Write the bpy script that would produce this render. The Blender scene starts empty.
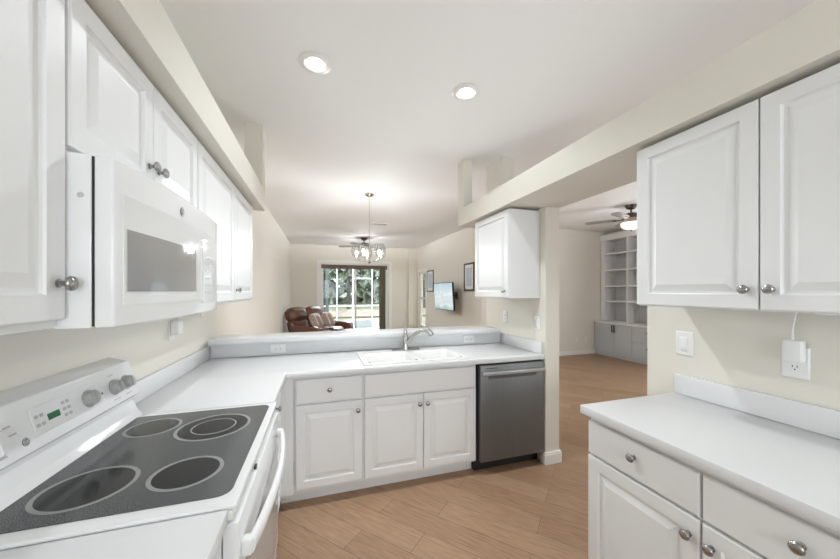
import bpy, bmesh, math, random
from mathutils import Vector, Matrix
random.seed(7)
PI = math.pi
sc = bpy.context.scene
C = sc.collection

# ------------------------------------------------------------------ camera, sky, light, exposure
F_PX, YAW, CAM_H, HORIZON = 316.2065, 0.3049, 1.4455, 291.158
cam_data = bpy.data.cameras.new('camera')
cam = bpy.data.objects.new('camera', cam_data)
C.objects.link(cam)
cam.location = (0, 0, CAM_H)
cam.rotation_euler = (PI / 2, 0, -YAW)
cam_data.sensor_width = 36
cam_data.sensor_fit = 'HORIZONTAL'
cam_data.lens = F_PX * 36 / 840
cam_data.shift_y = (HORIZON - 279.5) / 840
cam_data.clip_start = 0.02
cam_data.clip_end = 300
sc.camera = cam

world = bpy.data.worlds.new('sky')
sc.world = world
world.use_nodes = True
bg = world.node_tree.nodes['Background']
bg.inputs['Color'].default_value = (0.87, 0.94, 1.0, 1)
bg.inputs['Strength'].default_value = 4.2

def light(name, kind, loc, energy, size=0.1, rot=(0, 0, 0), color=(1, 1, 1), parent=None, size_y=None):
    d = bpy.data.lights.new(name, kind)
    d.energy = energy
    d.color = color
    if kind == 'AREA':
        d.size = size
        if size_y:
            d.shape = 'RECTANGLE'
            d.size_y = size_y
        else:
            d.shape = 'DISK'
    elif kind == 'SUN':
        d.angle = size
    else:
        d.shadow_soft_size = size
        d.specular_factor = 0.3
        d.use_nodes = True                       # soften the hot spot right next to a lamp
        N_, L_ = d.node_tree.nodes, d.node_tree.links
        em_ = next(n for n in N_ if n.type == 'EMISSION')
        lf = N_.new('ShaderNodeLightFalloff')
        lf.inputs['Strength'].default_value = 1.0
        lf.inputs['Smooth'].default_value = 2.0 if kind == 'SPOT' else 7.0
        L_.new(lf.outputs['Quadratic'], em_.inputs['Strength'])
    o = bpy.data.objects.new(name, d)
    C.objects.link(o)
    if parent:
        o.parent = parent
        o.location = Vector(loc) - parent.location
    else:
        o.location = loc
    o.rotation_euler = rot
    return o

light('sun', 'SUN', (2, 20, 8), 6.0, 0.03, (math.radians(-62), 0, math.radians(-8)), (1, 0.97, 0.93))
RECESS_W = 15
def portal(loc, sx, sy, rot):
    o = light('daylight_portal', 'AREA', loc, 1, sx, rot, size_y=sy)
    o.data.cycles.is_portal = True
portal((1.05, 10.06, 1.2), 2.0, 2.2, (-PI / 2, 0, 0))
portal((0.5, -2.27, 1.55), 2.2, 1.3, (PI / 2, 0, 0))  # this and the next serve unseen rear openings added for fill daylight
portal((4.2, -2.27, 1.45), 1.2, 1.7, (PI / 2, 0, 0))
portal((6.65, 2.1, 1.2), 2.6, 2.0, (PI / 2, 0, PI / 2))  # unseen living room side opening, added to brighten the dining room
sc.view_settings.view_transform = 'Standard'
sc.view_settings.look = 'None'
sc.view_settings.gamma = 1
sc.view_settings.use_curve_mapping = False
sc.view_settings.exposure = 0.8
cy = sc.cycles
cy.use_denoising = True
cy.max_bounces = 12
cy.diffuse_bounces = 6
cy.glossy_bounces = 5
cy.transparent_max_bounces = 12
cy.sample_clamp_indirect = 4
cy.caustics_reflective = False
cy.caustics_refractive = False

# ------------------------------------------------------------------ materials
def new_mat(name):
    m = bpy.data.materials.new(name)
    m.use_nodes = True
    return m, m.node_tree.nodes, m.node_tree.links, m.node_tree.nodes['Principled BSDF']

def mat(name, col, rough=0.5, metal=0.0, spec=0.5, emit=0.0, coat=0.0, bump=0.0, bump_scale=40.0, var=0.0):
    m, N, L, p = new_mat(name)
    p.inputs['Base Color'].default_value = (*col, 1)
    p.inputs['Roughness'].default_value = rough
    p.inputs['Metallic'].default_value = metal
    p.inputs['Specular IOR Level'].default_value = spec
    p.inputs['Coat Weight'].default_value = coat
    if emit:
        p.inputs['Emission Color'].default_value = (*col, 1)
        p.inputs['Emission Strength'].default_value = emit
    if bump or var:
        tc = N.new('ShaderNodeTexCoord')
        nz = N.new('ShaderNodeTexNoise')
        nz.inputs['Scale'].default_value = bump_scale
        nz.inputs['Detail'].default_value = 4
        L.new(tc.outputs['Object'], nz.inputs['Vector'])
        if bump:
            b = N.new('ShaderNodeBump')
            b.inputs['Strength'].default_value = bump
            b.inputs['Distance'].default_value = 0.01
            L.new(nz.outputs['Fac'], b.inputs['Height'])
            L.new(b.outputs['Normal'], p.inputs['Normal'])
        if var:
            mx = N.new('ShaderNodeMix')
            mx.data_type = 'RGBA'
            mx.inputs['A'].default_value = (*[c * (1 - var) for c in col], 1)
            mx.inputs['B'].default_value = (*[min(1, c * (1 + var)) for c in col], 1)
            L.new(nz.outputs['Fac'], mx.inputs['Factor'])
            L.new(mx.outputs['Result'], p.inputs['Base Color'])
    return m

def glass_mat(name, tint, gloss=0.12, rough=0.0):
    m = bpy.data.materials.new(name)
    m.use_nodes = True
    N, L = m.node_tree.nodes, m.node_tree.links
    N.clear()
    out = N.new('ShaderNodeOutputMaterial')
    tr = N.new('ShaderNodeBsdfTransparent')
    tr.inputs['Color'].default_value = (*tint, 1)
    gl = N.new('ShaderNodeBsdfGlossy')
    gl.inputs['Roughness'].default_value = rough
    fr = N.new('ShaderNodeLayerWeight')
    fr.inputs['Blend'].default_value = 0.25
    mul = N.new('ShaderNodeMath')
    mul.operation = 'MULTIPLY_ADD'
    mul.inputs[1].default_value = 0.25
    mul.inputs[2].default_value = gloss
    mul.use_clamp = True
    L.new(fr.outputs['Facing'], mul.inputs[0])
    mix = N.new('ShaderNodeMixShader')
    L.new(mul.outputs[0], mix.inputs[0])
    L.new(tr.outputs[0], mix.inputs[1])
    L.new(gl.outputs[0], mix.inputs[2])
    L.new(mix.outputs[0], out.inputs['Surface'])
    return m

def floor_mat():
    m, N, L, p = new_mat('wood_look_plank_floor')
    tc = N.new('ShaderNodeTexCoord')
    mp = N.new('ShaderNodeMapping')
    mp.inputs['Rotation'].default_value = (0, 0, math.radians(47.5))
    L.new(tc.outputs['Object'], mp.inputs['Vector'])
    br = N.new('ShaderNodeTexBrick')
    br.offset = 0.37
    br.inputs['Scale'].default_value = 1
    br.inputs['Brick Width'].default_value = 0.92
    br.inputs['Row Height'].default_value = 0.165
    br.inputs['Mortar Size'].default_value = 0.0016
    br.inputs['Mortar Smooth'].default_value = 0.3
    br.inputs['Color1'].default_value = (0.315, 0.19, 0.112, 1)
    br.inputs['Color2'].default_value = (0.39, 0.25, 0.154, 1)
    br.inputs['Mortar'].default_value = (0.17, 0.10, 0.06, 1)
    L.new(mp.outputs[0], br.inputs['Vector'])
    mp2 = N.new('ShaderNodeMapping')
    mp2.inputs['Scale'].default_value = (1.6, 22, 1)
    L.new(mp.outputs[0], mp2.inputs['Vector'])
    nz = N.new('ShaderNodeTexNoise')
    nz.inputs['Scale'].default_value = 4.2
    nz.inputs['Detail'].default_value = 6
    nz.inputs['Roughness'].default_value = 0.6
    nz.inputs['Distortion'].default_value = 0.4
    L.new(mp2.outputs[0], nz.inputs['Vector'])
    cr = N.new('ShaderNodeValToRGB')
    cr.color_ramp.elements[0].position = 0.3
    cr.color_ramp.elements[0].color = (0.72, 0.70, 0.67, 1)
    cr.color_ramp.elements[1].position = 0.72
    cr.color_ramp.elements[1].color = (1.16, 1.17, 1.18, 1)
    L.new(nz.outputs['Fac'], cr.inputs[0])
    mx = N.new('ShaderNodeMix')
    mx.data_type = 'RGBA'
    mx.blend_type = 'MULTIPLY'
    mx.inputs['Factor'].default_value = 1
    L.new(br.outputs['Color'], mx.inputs['A'])
    L.new(cr.outputs[0], mx.inputs['B'])
    L.new(mx.outputs['Result'], p.inputs['Base Color'])
    p.inputs['Roughness'].default_value = 0.42
    b = N.new('ShaderNodeBump')
    b.inputs['Strength'].default_value = 0.25
    b.inputs['Distance'].default_value = 0.002
    b.invert = True
    L.new(br.outputs['Fac'], b.inputs['Height'])
    L.new(b.outputs['Normal'], p.inputs['Normal'])
    return m

def cooktop_mat():
    m, N, L, p = new_mat('speckled_glass_cooktop')
    tc = N.new('ShaderNodeTexCoord')
    vo = N.new('ShaderNodeTexNoise')
    vo.inputs['Scale'].default_value = 430
    vo.inputs['Detail'].default_value = 2
    L.new(tc.outputs['Object'], vo.inputs['Vector'])
    cr = N.new('ShaderNodeValToRGB')
    cr.color_ramp.elements[0].position = 0.42
    cr.color_ramp.elements[0].color = (0.015, 0.02, 0.021, 1)
    cr.color_ramp.elements[1].position = 0.60
    cr.color_ramp.elements[1].color = (0.17, 0.17, 0.174, 1)
    L.new(vo.outputs['Fac'], cr.inputs[0])
    L.new(cr.outputs[0], p.inputs['Base Color'])
    p.inputs['Roughness'].default_value = 0.13
    p.inputs['Specular IOR Level'].default_value = 0.35
    return m

def steel_mat():
    m, N, L, p = new_mat('brushed_stainless_steel')
    tc = N.new('ShaderNodeTexCoord')
    mp = N.new('ShaderNodeMapping')
    mp.inputs['Scale'].default_value = (220, 220, 2)
    L.new(tc.outputs['Object'], mp.inputs['Vector'])
    nz = N.new('ShaderNodeTexNoise')
    nz.inputs['Scale'].default_value = 1
    L.new(mp.outputs[0], nz.inputs['Vector'])
    cr = N.new('ShaderNodeValToRGB')
    cr.color_ramp.elements[0].color = (0.15, 0.153, 0.153, 1)
    cr.color_ramp.elements[1].color = (0.19, 0.193, 0.193, 1)
    L.new(nz.outputs['Fac'], cr.inputs[0])
    L.new(cr.outputs[0], p.inputs['Base Color'])
    p.inputs['Metallic'].default_value = 0.6
    p.inputs['Roughness'].default_value = 0.42
    p.inputs['Anisotropic'].default_value = 0.5
    return m

def foliage_mat(name, a, b):
    m, N, L, p = new_mat(name)
    g = N.new('ShaderNodeNewGeometry')
    mx = N.new('ShaderNodeMix')
    mx.data_type = 'RGBA'
    mx.inputs['A'].default_value = (*a, 1)
    mx.inputs['B'].default_value = (*b, 1)
    L.new(g.outputs['Random Per Island'], mx.inputs['Factor'])
    L.new(mx.outputs['Result'], p.inputs['Base Color'])
    p.inputs['Roughness'].default_value = 0.7
    return m

M_WALL = mat('beige_wall_paint', (0.715, 0.685, 0.615), 0.75, bump=0.05, bump_scale=160)
M_CEIL = mat('white_ceiling_paint', (0.86, 0.86, 0.85), 0.9, bump=0.06, bump_scale=120)
M_FLOOR = floor_mat()
M_TRIM = mat('white_trim_paint', (0.80, 0.79, 0.77), 0.4)
M_CAB = mat('white_thermofoil', (0.76, 0.765, 0.765), 0.42, spec=0.35)
M_CARC = mat('white_cabinet_box', (0.76, 0.765, 0.765), 0.45, spec=0.35)
M_TOP = mat('white_laminate', (0.69, 0.695, 0.70), 0.26, bump=0.015, bump_scale=300)
M_APPL = mat('white_enamel', (0.76, 0.765, 0.765), 0.14)
M_MWFRONT = mat('white_gloss_glass', (0.74, 0.745, 0.745), 0.03)
M_GREY = mat('light_grey_plastic', (0.38, 0.38, 0.37), 0.4)
M_EMB = mat('dark_grey_badge', (0.13, 0.13, 0.13), 0.35)
M_KEY = mat('grey_print', (0.42, 0.42, 0.42), 0.5)
M_NICKEL = mat('brushed_nickel', (0.36, 0.35, 0.34), 0.27, 1.0)
M_CHROME = mat('polished_chrome', (0.72, 0.72, 0.72), 0.1, 1.0)
M_FAUCET = mat('satin_chrome', (0.50, 0.50, 0.49), 0.2, 1.0)
M_STEEL = steel_mat()
M_STEEL_D = mat('dark_steel', (0.12, 0.12, 0.12), 0.35, 0.8)
M_BLACK = mat('black_plastic', (0.012, 0.012, 0.012), 0.4)
M_COOK = cooktop_mat()
M_BURN = mat('dark_burner_glass', (0.018, 0.018, 0.018), 0.1, spec=0.35)
M_RING = mat('grey_burner_print', (0.26, 0.26, 0.26), 0.2)
M_OVGLASS = mat('grey_oven_glass', (0.42, 0.43, 0.44), 0.06)
M_MWGLASS = mat('grey_microwave_window', (0.30, 0.30, 0.30), 0.04, spec=0.9, coat=0.6)
M_LCD = mat('green_display', (0.008, 0.10, 0.035), 0.2, emit=0.1)
M_PORC = mat('white_porcelain', (0.82, 0.82, 0.80), 0.1)
M_PLATE = mat('white_plate_plastic', (0.80, 0.80, 0.785), 0.35)
M_BRONZE = mat('bronze_fan_metal', (0.10, 0.075, 0.06), 0.4, 0.7)
M_BLADE = mat('grey_fan_blade', (0.33, 0.30, 0.28), 0.5)
M_LAMP = mat('lit_frosted_glass', (1.0, 0.96, 0.89), 0.4, emit=0.45)
M_LENS = mat('lit_lamp_lens', (1.0, 0.98, 0.95), 0.4, emit=2.5)
M_BULB = mat('lit_bulb', (1.0, 0.95, 0.88), 0.4, emit=5.0)
M_CLEAR = glass_mat('clear_glass_shade', (0.95, 0.95, 0.95), 0.10)
M_PANE = glass_mat('window_pane', (0.90, 0.93, 0.93), 0.02)
M_SCREEN = glass_mat('porch_screen_mesh', (0.62, 0.64, 0.66), 0.0, 0.6)
M_LEATHER = mat('brown_leather', (0.13, 0.055, 0.035), 0.24, bump=0.2, bump_scale=30, var=0.25)
M_PILLOW = mat('striped_taupe_fabric', (0.34, 0.25, 0.22), 0.8, bump=0.2, bump_scale=200)
M_PILLOW2 = mat('pale_fabric_stripe', (0.62, 0.56, 0.53), 0.8)
def tv_mat():
    m, N, L, p = new_mat('lit_tv_screen')
    tc = N.new('ShaderNodeTexCoord')
    sx = N.new('ShaderNodeSeparateXYZ')
    L.new(tc.outputs['Object'], sx.inputs[0])
    nz = N.new('ShaderNodeTexNoise')
    nz.inputs['Scale'].default_value = 5
    L.new(tc.outputs['Object'], nz.inputs['Vector'])
    md = N.new('ShaderNodeMath')
    md.operation = 'MULTIPLY_ADD'
    md.inputs[1].default_value = 0.16
    L.new(nz.outputs['Fac'], md.inputs[0])
    L.new(sx.outputs['Z'], md.inputs[2])
    mr = N.new('ShaderNodeMapRange')
    mr.inputs['From Min'].default_value = -0.25
    mr.inputs['From Max'].default_value = 0.42
    L.new(md.outputs[0], mr.inputs['Value'])
    cr = N.new('ShaderNodeValToRGB')
    e = cr.color_ramp.elements
    e[0].position, e[0].color = 0.0, (0.30, 0.52, 0.55, 1)
    e[1].position, e[1].color = 1.0, (0.50, 0.68, 0.76, 1)
    for p_, c_ in ((0.12, (0.40, 0.60, 0.62, 1)), (0.2, (0.74, 0.82, 0.83, 1)), (0.55, (0.66, 0.76, 0.80, 1)), (0.6, (0.80, 0.88, 0.90, 1))):
        q = e.new(p_)
        q.color = c_
    L.new(mr.outputs[0], cr.inputs[0])
    p.inputs['Base Color'].default_value = (0.01, 0.01, 0.01, 1)
    p.inputs['Roughness'].default_value = 0.05
    L.new(cr.outputs[0], p.inputs['Emission Color'])
    p.inputs['Emission Strength'].default_value = 0.5
    return m
M_TV = tv_mat()
M_FRAME = mat('dark_picture_frame', (0.05, 0.045, 0.04), 0.4)
M_MAT = mat('white_picture_mat', (0.80, 0.80, 0.80), 0.6)
M_PRINT = mat('pale_blue_print', (0.52, 0.60, 0.68), 0.5, var=0.25, bump_scale=6)
M_SHGREY = mat('grey_cabinet_paint', (0.47, 0.49, 0.51), 0.45)
M_SHELF = mat('white_shelf_paint', (0.74, 0.74, 0.74), 0.45)
M_SHBACK = mat('grey_shelf_back', (0.52, 0.52, 0.53), 0.55)
M_VAL = mat('brown_valance', (0.13, 0.09, 0.065), 0.7)
M_DRAPE = mat('olive_drape', (0.125, 0.115, 0.075), 0.85)
M_SLAB = mat('pale_porch_slab', (0.46, 0.49, 0.53), 0.7)
M_ALU = mat('white_aluminium', (0.75, 0.76, 0.78), 0.4)
M_DARKPOST = mat('dark_green_post', (0.06, 0.07, 0.065), 0.6)
M_LAWN = mat('dry_lawn', (0.10, 0.11, 0.055), 0.9, var=0.3, bump_scale=1.2)
M_MULCH = mat('tan_mulch', (0.14, 0.10, 0.075), 0.95, var=0.3, bump_scale=2)
M_BARK = mat('grey_bark', (0.06, 0.052, 0.045), 0.9)
M_LEAF1 = foliage_mat('grey_green_leaves', (0.06, 0.07, 0.045), (0.24, 0.26, 0.19))
M_LEAF2 = foliage_mat('bright_leaves', (0.07, 0.12, 0.03), (0.25, 0.34, 0.14))

# ------------------------------------------------------------------ mesh helpers
class B:
    def __init__(s):
        s.bm = bmesh.new()
    def box(s, x0, x1, y0, y1, z0, z1, bev=0.0, seg=2):
        t = bmesh.new()
        bmesh.ops.create_cube(t, size=1)
        for v in t.verts:
            v.co = Vector(((x0 + x1) / 2 + v.co.x * (x1 - x0), (y0 + y1) / 2 + v.co.y * (y1 - y0), (z0 + z1) / 2 + v.co.z * (z1 - z0)))
        if bev:
            bmesh.ops.bevel(t, geom=list(t.edges), offset=bev, segments=seg, affect='EDGES', profile=0.5)
        s.add(t)
        return s
    def add(s, t, M=None):
        if M is not None:
            t.transform(M)
        me = bpy.data.meshes.new('tmp')
        t.to_mesh(me)
        t.free()
        s.bm.from_mesh(me)
        bpy.data.meshes.remove(me)
        return s
    def lathe(s, prof, org=(0, 0, 0), axis=(0, 0, 1), seg=24):
        """prof: list of (radius, height along axis)"""
        ax = Vector(axis).normalized()
        R = ax.to_track_quat('Z', 'Y').to_matrix().to_4x4()
        T = Matrix.Translation(Vector(org)) @ R
        t = bmesh.new()
        rings = []
        for r, h in prof:
            if r < 1e-6:
                rings.append([t.verts.new((0, 0, h))])
            else:
                rings.append([t.verts.new((r * math.cos(2 * PI * i / seg), r * math.sin(2 * PI * i / seg), h)) for i in range(seg)])
        for a, b in zip(rings, rings[1:]):
            if len(a) == 1 and len(b) == 1:
                continue
            for i in range(seg):
                j = (i + 1) % seg
                if len(a) == 1:
                    t.faces.new((a[0], b[i], b[j]))
                elif len(b) == 1:
                    t.faces.new((a[j], a[i], b[0]))
                else:
                    t.faces.new((a[i], b[i], b[j], a[j]))
        bmesh.ops.recalc_face_normals(t, faces=t.faces)
        return s.add(t, T)
    def cyl(s, p0, p1, r0, r1=None, seg=16):
        p0, p1 = Vector(p0), Vector(p1)
        r1 = r0 if r1 is None else r1
        d = p1 - p0
        return s.lathe([(0, 0), (r0, 0), (r1, d.length), (0, d.length)], p0, d, seg)
    def tube(s, pts, r, seg=10, flat=1.0, up=(0, 0, 1)):
        pts = [Vector(p) for p in pts]
        t = bmesh.new()
        rings = []
        for i, p in enumerate(pts):
            a = pts[max(0, i - 1)]
            b = pts[min(len(pts) - 1, i + 1)]
            d = (b - a).normalized()
            u = Vector(up)
            if abs(d.dot(u)) > 0.95:
                u = Vector((1, 0, 0)) if abs(d.x) < 0.9 else Vector((0, 1, 0))
            x = d.cross(u).normalized()
            y = x.cross(d).normalized()
            rr = r[i] if isinstance(r, (list, tuple)) else r
            rings.append([t.verts.new(p + x * rr * math.cos(2 * PI * k / seg) + y * rr * flat * math.sin(2 * PI * k / seg)) for k in range(seg)])
        for a, b in zip(rings, rings[1:]):
            for k in range(seg):
                t.faces.new((a[k], a[(k + 1) % seg], b[(k + 1) % seg], b[k]))
        t.faces.new(rings[0][::-1])
        t.faces.new(rings[-1])
        bmesh.ops.recalc_face_normals(t, faces=t.faces)
        return s.add(t)
    def prism(s, poly, axis, a0, a1, bev=0.0):
        """poly of 2-D points extruded along axis 'X','Y' or 'Z'"""
        t = bmesh.new()
        def co(p, a):
            return {'X': (a, p[0], p[1]), 'Y': (p[0], a, p[1]), 'Z': (p[0], p[1], a)}[axis]
        lo = [t.verts.new(co(p, a0)) for p in poly]
        hi = [t.verts.new(co(p, a1)) for p in poly]
        n = len(poly)
        for i in range(n):
            t.faces.new((lo[i], lo[(i + 1) % n], hi[(i + 1) % n], hi[i]))
        t.faces.new(lo[::-1])
        t.faces.new(hi)
        bmesh.ops.recalc_face_normals(t, faces=t.faces)
        if bev:
            bmesh.ops.bevel(t, geom=list(t.edges), offset=bev, segments=2, affect='EDGES', profile=0.5)
        return s.add(t)
    def plate(s, xs, ys, inside, z0, z1, bev=0.0):
        """a slab covering the grid cells for which inside(cx, cy) is true"""
        t = bmesh.new()
        vt, vb = {}, {}
        def g(d, i, j, z):
            if (i, j) not in d:
                d[(i, j)] = t.verts.new((xs[i], ys[j], z))
            return d[(i, j)]
        nx, ny = len(xs) - 1, len(ys) - 1
        ins = lambda i, j: 0 <= i < nx and 0 <= j < ny and inside((xs[i] + xs[i + 1]) / 2, (ys[j] + ys[j + 1]) / 2)
        for i in range(nx):
            for j in range(ny):
                if not ins(i, j):
                    continue
                t.faces.new([g(vt, *k, z1) for k in ((i, j), (i + 1, j), (i + 1, j + 1), (i, j + 1))])
                t.faces.new([g(vb, *k, z0) for k in ((i, j + 1), (i + 1, j + 1), (i + 1, j), (i, j))])
                for di, dj, k0, k1 in ((-1, 0, (i, j + 1), (i, j)), (1, 0, (i + 1, j), (i + 1, j + 1)), (0, -1, (i, j), (i + 1, j)), (0, 1, (i + 1, j + 1), (i, j + 1))):
                    if not ins(i + di, j + dj):
                        t.faces.new((g(vt, *k0, z1), g(vb, *k0, z0), g(vb, *k1, z0), g(vt, *k1, z1)))
        bmesh.ops.recalc_face_normals(t, faces=t.faces)
        if bev:
            es = [e for e in t.edges if len(e.link_faces) == 2 and e.calc_face_angle(0) > 1]
            bmesh.ops.bevel(t, geom=es, offset=bev, segments=2, affect='EDGES', profile=0.5)
        return s.add(t)
    def panel(s, org, U, V, W, w, h, prof):
        """rectangular rings: prof = [(inset, height)], first one is the back"""
        org, U, V, W = Vector(org), Vector(U), Vector(V), Vector(W)
        t = bmesh.new()
        rings = []
        for d, z in prof:
            rings.append([t.verts.new(org + U * a + V * b + W * z) for a, b in ((d, d), (w - d, d), (w - d, h - d), (d, h - d))])
        for a, b in zip(rings, rings[1:]):
            for i in range(4):
                j = (i + 1) % 4
                t.faces.new((a[i], a[j], b[j], b[i]))
        t.faces.new(rings[0][::-1])
        t.faces.new(rings[-1])
        bmesh.ops.recalc_face_normals(t, faces=t.faces)
        return s.add(t)
    def soft(s, x0, x1, y0, y1, z0, z1, r=0.06, puff=0.03, M=None):
        """padded cushion: rounded box swollen in the middle of its faces"""
        t = bmesh.new()
        bmesh.ops.create_cube(t, size=1)
        bmesh.ops.subdivide_edges(t, edges=t.edges, cuts=7, use_grid_fill=True)
        sx, sy, sz = x1 - x0, y1 - y0, z1 - z0
        for v in t.verts:
            c = v.co.copy()
            p = Vector((c.x * sx, c.y * sy, c.z * sz))
            q = Vector((max(-sx / 2 + r, min(sx / 2 - r, p.x)), max(-sy / 2 + r, min(sy / 2 - r, p.y)), max(-sz / 2 + r, min(sz / 2 - r, p.z))))
            d = p - q
            p = q + d.normalized() * r if d.length > 1e-6 else p
            k = [1 - (2 * a) ** 2 for a in c]
            n = Vector((c.x * 2 * k[1] * k[2], c.y * 2 * k[0] * k[2], c.z * 2 * k[0] * k[1]))
            v.co = p + n * puff + Vector(((x0 + x1) / 2, (y0 + y1) / 2, (z0 + z1) / 2))
        return s.add(t, M)
    def build(s, name, material, parent=None, origin=None, smooth=35):
        """one mesh object; vertices are given in the world, or locally when origin is (0,0,0)"""
        if origin is None:
            p, o = parent, Vector((0, 0, 0))
            while p is not None:
                o += p.location
                p = p.parent
            origin = o
        origin = Vector(origin)
        bmesh.ops.translate(s.bm, verts=s.bm.verts, vec=-origin)
        me = bpy.data.meshes.new(name)
        s.bm.to_mesh(me)
        s.bm.free()
        me.materials.append(material)
        if smooth:
            me.polygons.foreach_set('use_smooth', [True] * len(me.polygons))
            me.set_sharp_from_angle(angle=math.radians(smooth))
        o = bpy.data.objects.new(name, me)
        C.objects.link(o)
        if parent:
            o.parent = parent
        else:
            o.location = origin
        return o

def tag(o, label, cat, group=None):
    o['label'] = label
    o['category'] = cat
    if group:
        o['group'] = group
    return o

def thing(name, label, cat, loc, rotz=0.0, group=None):
    o = bpy.data.objects.new(name, None)
    o.empty_display_size = 0.1
    C.objects.link(o)
    o.location = loc
    o.rotation_euler = (0, 0, rotz)
    return tag(o, label, cat, group)

def struct(name, b, m, label, parent=None, smooth=0):
    o = b.build(name, m, parent, smooth=smooth)
    o['kind'] = 'structure'
    if not parent:
        o['label'] = label
    return o

AX = {'-Y': ((1, 0, 0), (0, 0, 1), (0, -1, 0)), '+X': ((0, 1, 0), (0, 0, 1), (1, 0, 0)), '-X': ((0, -1, 0), (0, 0, 1), (-1, 0, 0)), '+Y': ((-1, 0, 0), (0, 0, 1), (0, 1, 0))}
def facing_org(f, plane, a0, a1, z0):
    return {'-Y': (a0, plane, z0), '+X': (plane, a0, z0), '-X': (plane, a1, z0), '+Y': (a1, plane, z0)}[f]
def facing_pt(f, plane, a, z, out=0.0):
    W = Vector(AX[f][2])
    p = Vector((a, plane, z)) if f in ('-Y', '+Y') else Vector((plane, a, z))
    return p + W * out

RAISED = [(0.0, -0.019), (0.0, -0.004), (0.0015, -0.001), (0.005, 0.0), (0.052, 0.0), (0.0545, -0.005), (0.058, -0.0095), (0.066, -0.0095), (0.070, -0.0085), (0.090, -0.0015), (0.094, 0.0)]
SLAB = [(0.0, -0.019), (0.0, -0.006), (0.002, -0.002), (0.006, 0.0)]
def door(f, plane, a0, a1, z0, z1, parent, name='door', m=None, prof=RAISED, label=None):
    U, V, W = AX[f]
    o = B().panel(facing_org(f, plane, a0, a1, z0), U, V, W, a1 - a0, z1 - z0, prof).build(name, m or M_CAB, parent, smooth=7)
    if label:
        o['label'] = label
    return o
def knob(f, plane, a, z, parent):
    return B().lathe([(0, 0), (0.0095, 0), (0.0095, 0.002), (0.006, 0.004), (0.0052, 0.012), (0.0075, 0.015), (0.0145, 0.018), (0.0165, 0.022), (0.015, 0.026), (0.009, 0.0295), (0, 0.0305)], facing_pt(f, plane, a, z), AX[f][2], 20).build('knob', M_NICKEL, parent, smooth=50)

# ------------------------------------------------------------------ setting
WL, WR, H = -0.845, 1.79, 2.84
fl = B().box(-1.2, 6.9, -2.4, 10.08, -0.1, 0.0)
struct('floor', fl, M_FLOOR, 'tan wood look plank floor laid diagonally through kitchen and living room')
struct('ceiling', B().box(-1.2, 6.9, -2.4, 10.1, H, H + 0.1), M_CEIL, 'flat white ceiling over the open kitchen and dining room')
struct('wall_left', B().box(WL - 0.15, WL, -2.4, 10.0, 0, H), M_WALL, 'long beige wall behind the stove and microwave')
struct('wall_rear', B().plate([-1.0, -0.6, 1.6, 3.6, 4.8, 6.9], [-2.4, -2.25], lambda x, y: True, 0, 0.6).plate([-1.0, -0.6], [-2.4, -2.25], lambda x, y: True, 0.6, H).plate([1.6, 3.6], [-2.4, -2.25], lambda x, y: True, 0.6, H).plate([4.8, 6.9], [-2.4, -2.25], lambda x, y: True, 0.6, H).box(-0.6, 1.6, -2.4, -2.25, 0.6, 0.9).box(-0.6, 1.6, -2.4, -2.25, 2.2, H).box(3.6, 4.8, -2.4, -2.25, 2.3, H), M_WALL, 'unseen beige wall behind the viewer with two openings added to let in daylight')  # both openings are made up to bring soft daylight from behind the camera
struct('wall_right', B().box(WR, WR + 0.14, -2.25, 1.34, 0, 2.33), M_WALL, 'beige kitchen wall behind the right counter with switch and outlet')
struct('wall_pillar', B().plate([WR, WR + 0.14], [2.2, 2.85, 3.19], lambda x, y: True, 0, 2.33, 0.006).box(WR, WR + 0.14, 2.86, 3.19, 2.33, H), M_WALL, 'beige wall end beside the stainless dishwasher')
struct('wall_bar', B().box(WL, WR, 2.885, 2.985, 0, 1.03), M_WALL, 'low wall carrying the raised white bar ledge')
struct('wall_living_back', B().box(3.2, 6.9, 5.8, 5.95, 0, H), M_WALL, 'beige back wall of the living room beside the built-in shelves')
struct('wall_living_right', B().box(6.62, 6.77, -2.25, 0.8, 0, H).box(6.62, 6.77, 3.4, 5.8, 0, H).box(6.62, 6.77, 0.8, 3.4, 2.2, H).box(6.62, 6.77, 0.8, 3.4, 0, 0.2), M_WALL, 'beige wall behind the built-in shelves')  # unseen opening in this wall is added to send daylight towards the dining room
DX0, DX1, DZ = 0.0, 2.09, 2.30
struct('wall_far', B().box(WL - 0.15, DX0, 10.0, 10.14, 0, H).box(DX1, 3.2, 10.0, 10.14, 0, H).box(DX0, DX1, 10.0, 10.14, DZ, H).box(2.735, 3.05, 9.94, 10.0, 0, H), M_WALL, 'beige far wall around the sliding glass door')
struct('wall_dining', B().box(3.05, 3.2, 5.62, 9.09, 0, H).box(3.05, 3.2, 9.09, 9.85, 2.06, H).box(3.05, 3.2, 9.85, 10.0, 0, H).box(3.05, 3.2, 9.09, 9.85, 0, 0.3), M_WALL, 'beige dining wall carrying framed prints and the television')
# soffits (plant ledges) over the cabinets, with stub walls up to the ceiling
struct('soffit_left', B().box(WL, -0.465, -2.25, 3.06, 2.15, 2.325), M_WALL, 'beige ledge box above the left cabinets')
struct('soffit_right', B().box(1.44, WR + 0.14, -2.25, 3.19, 2.15, 2.33), M_WALL, 'long beige beam above the right cabinets and the doorway')
struct('column_left', B().box(-0.60, -0.465, 2.93, 3.06, 2.325, H), M_WALL, 'short beige post on the end of the left ledge')
struct('column_right', B().box(1.44, 1.54, 3.045, 3.19, 2.33, H), M_WALL, 'short beige post on the end of the right beam')
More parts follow.
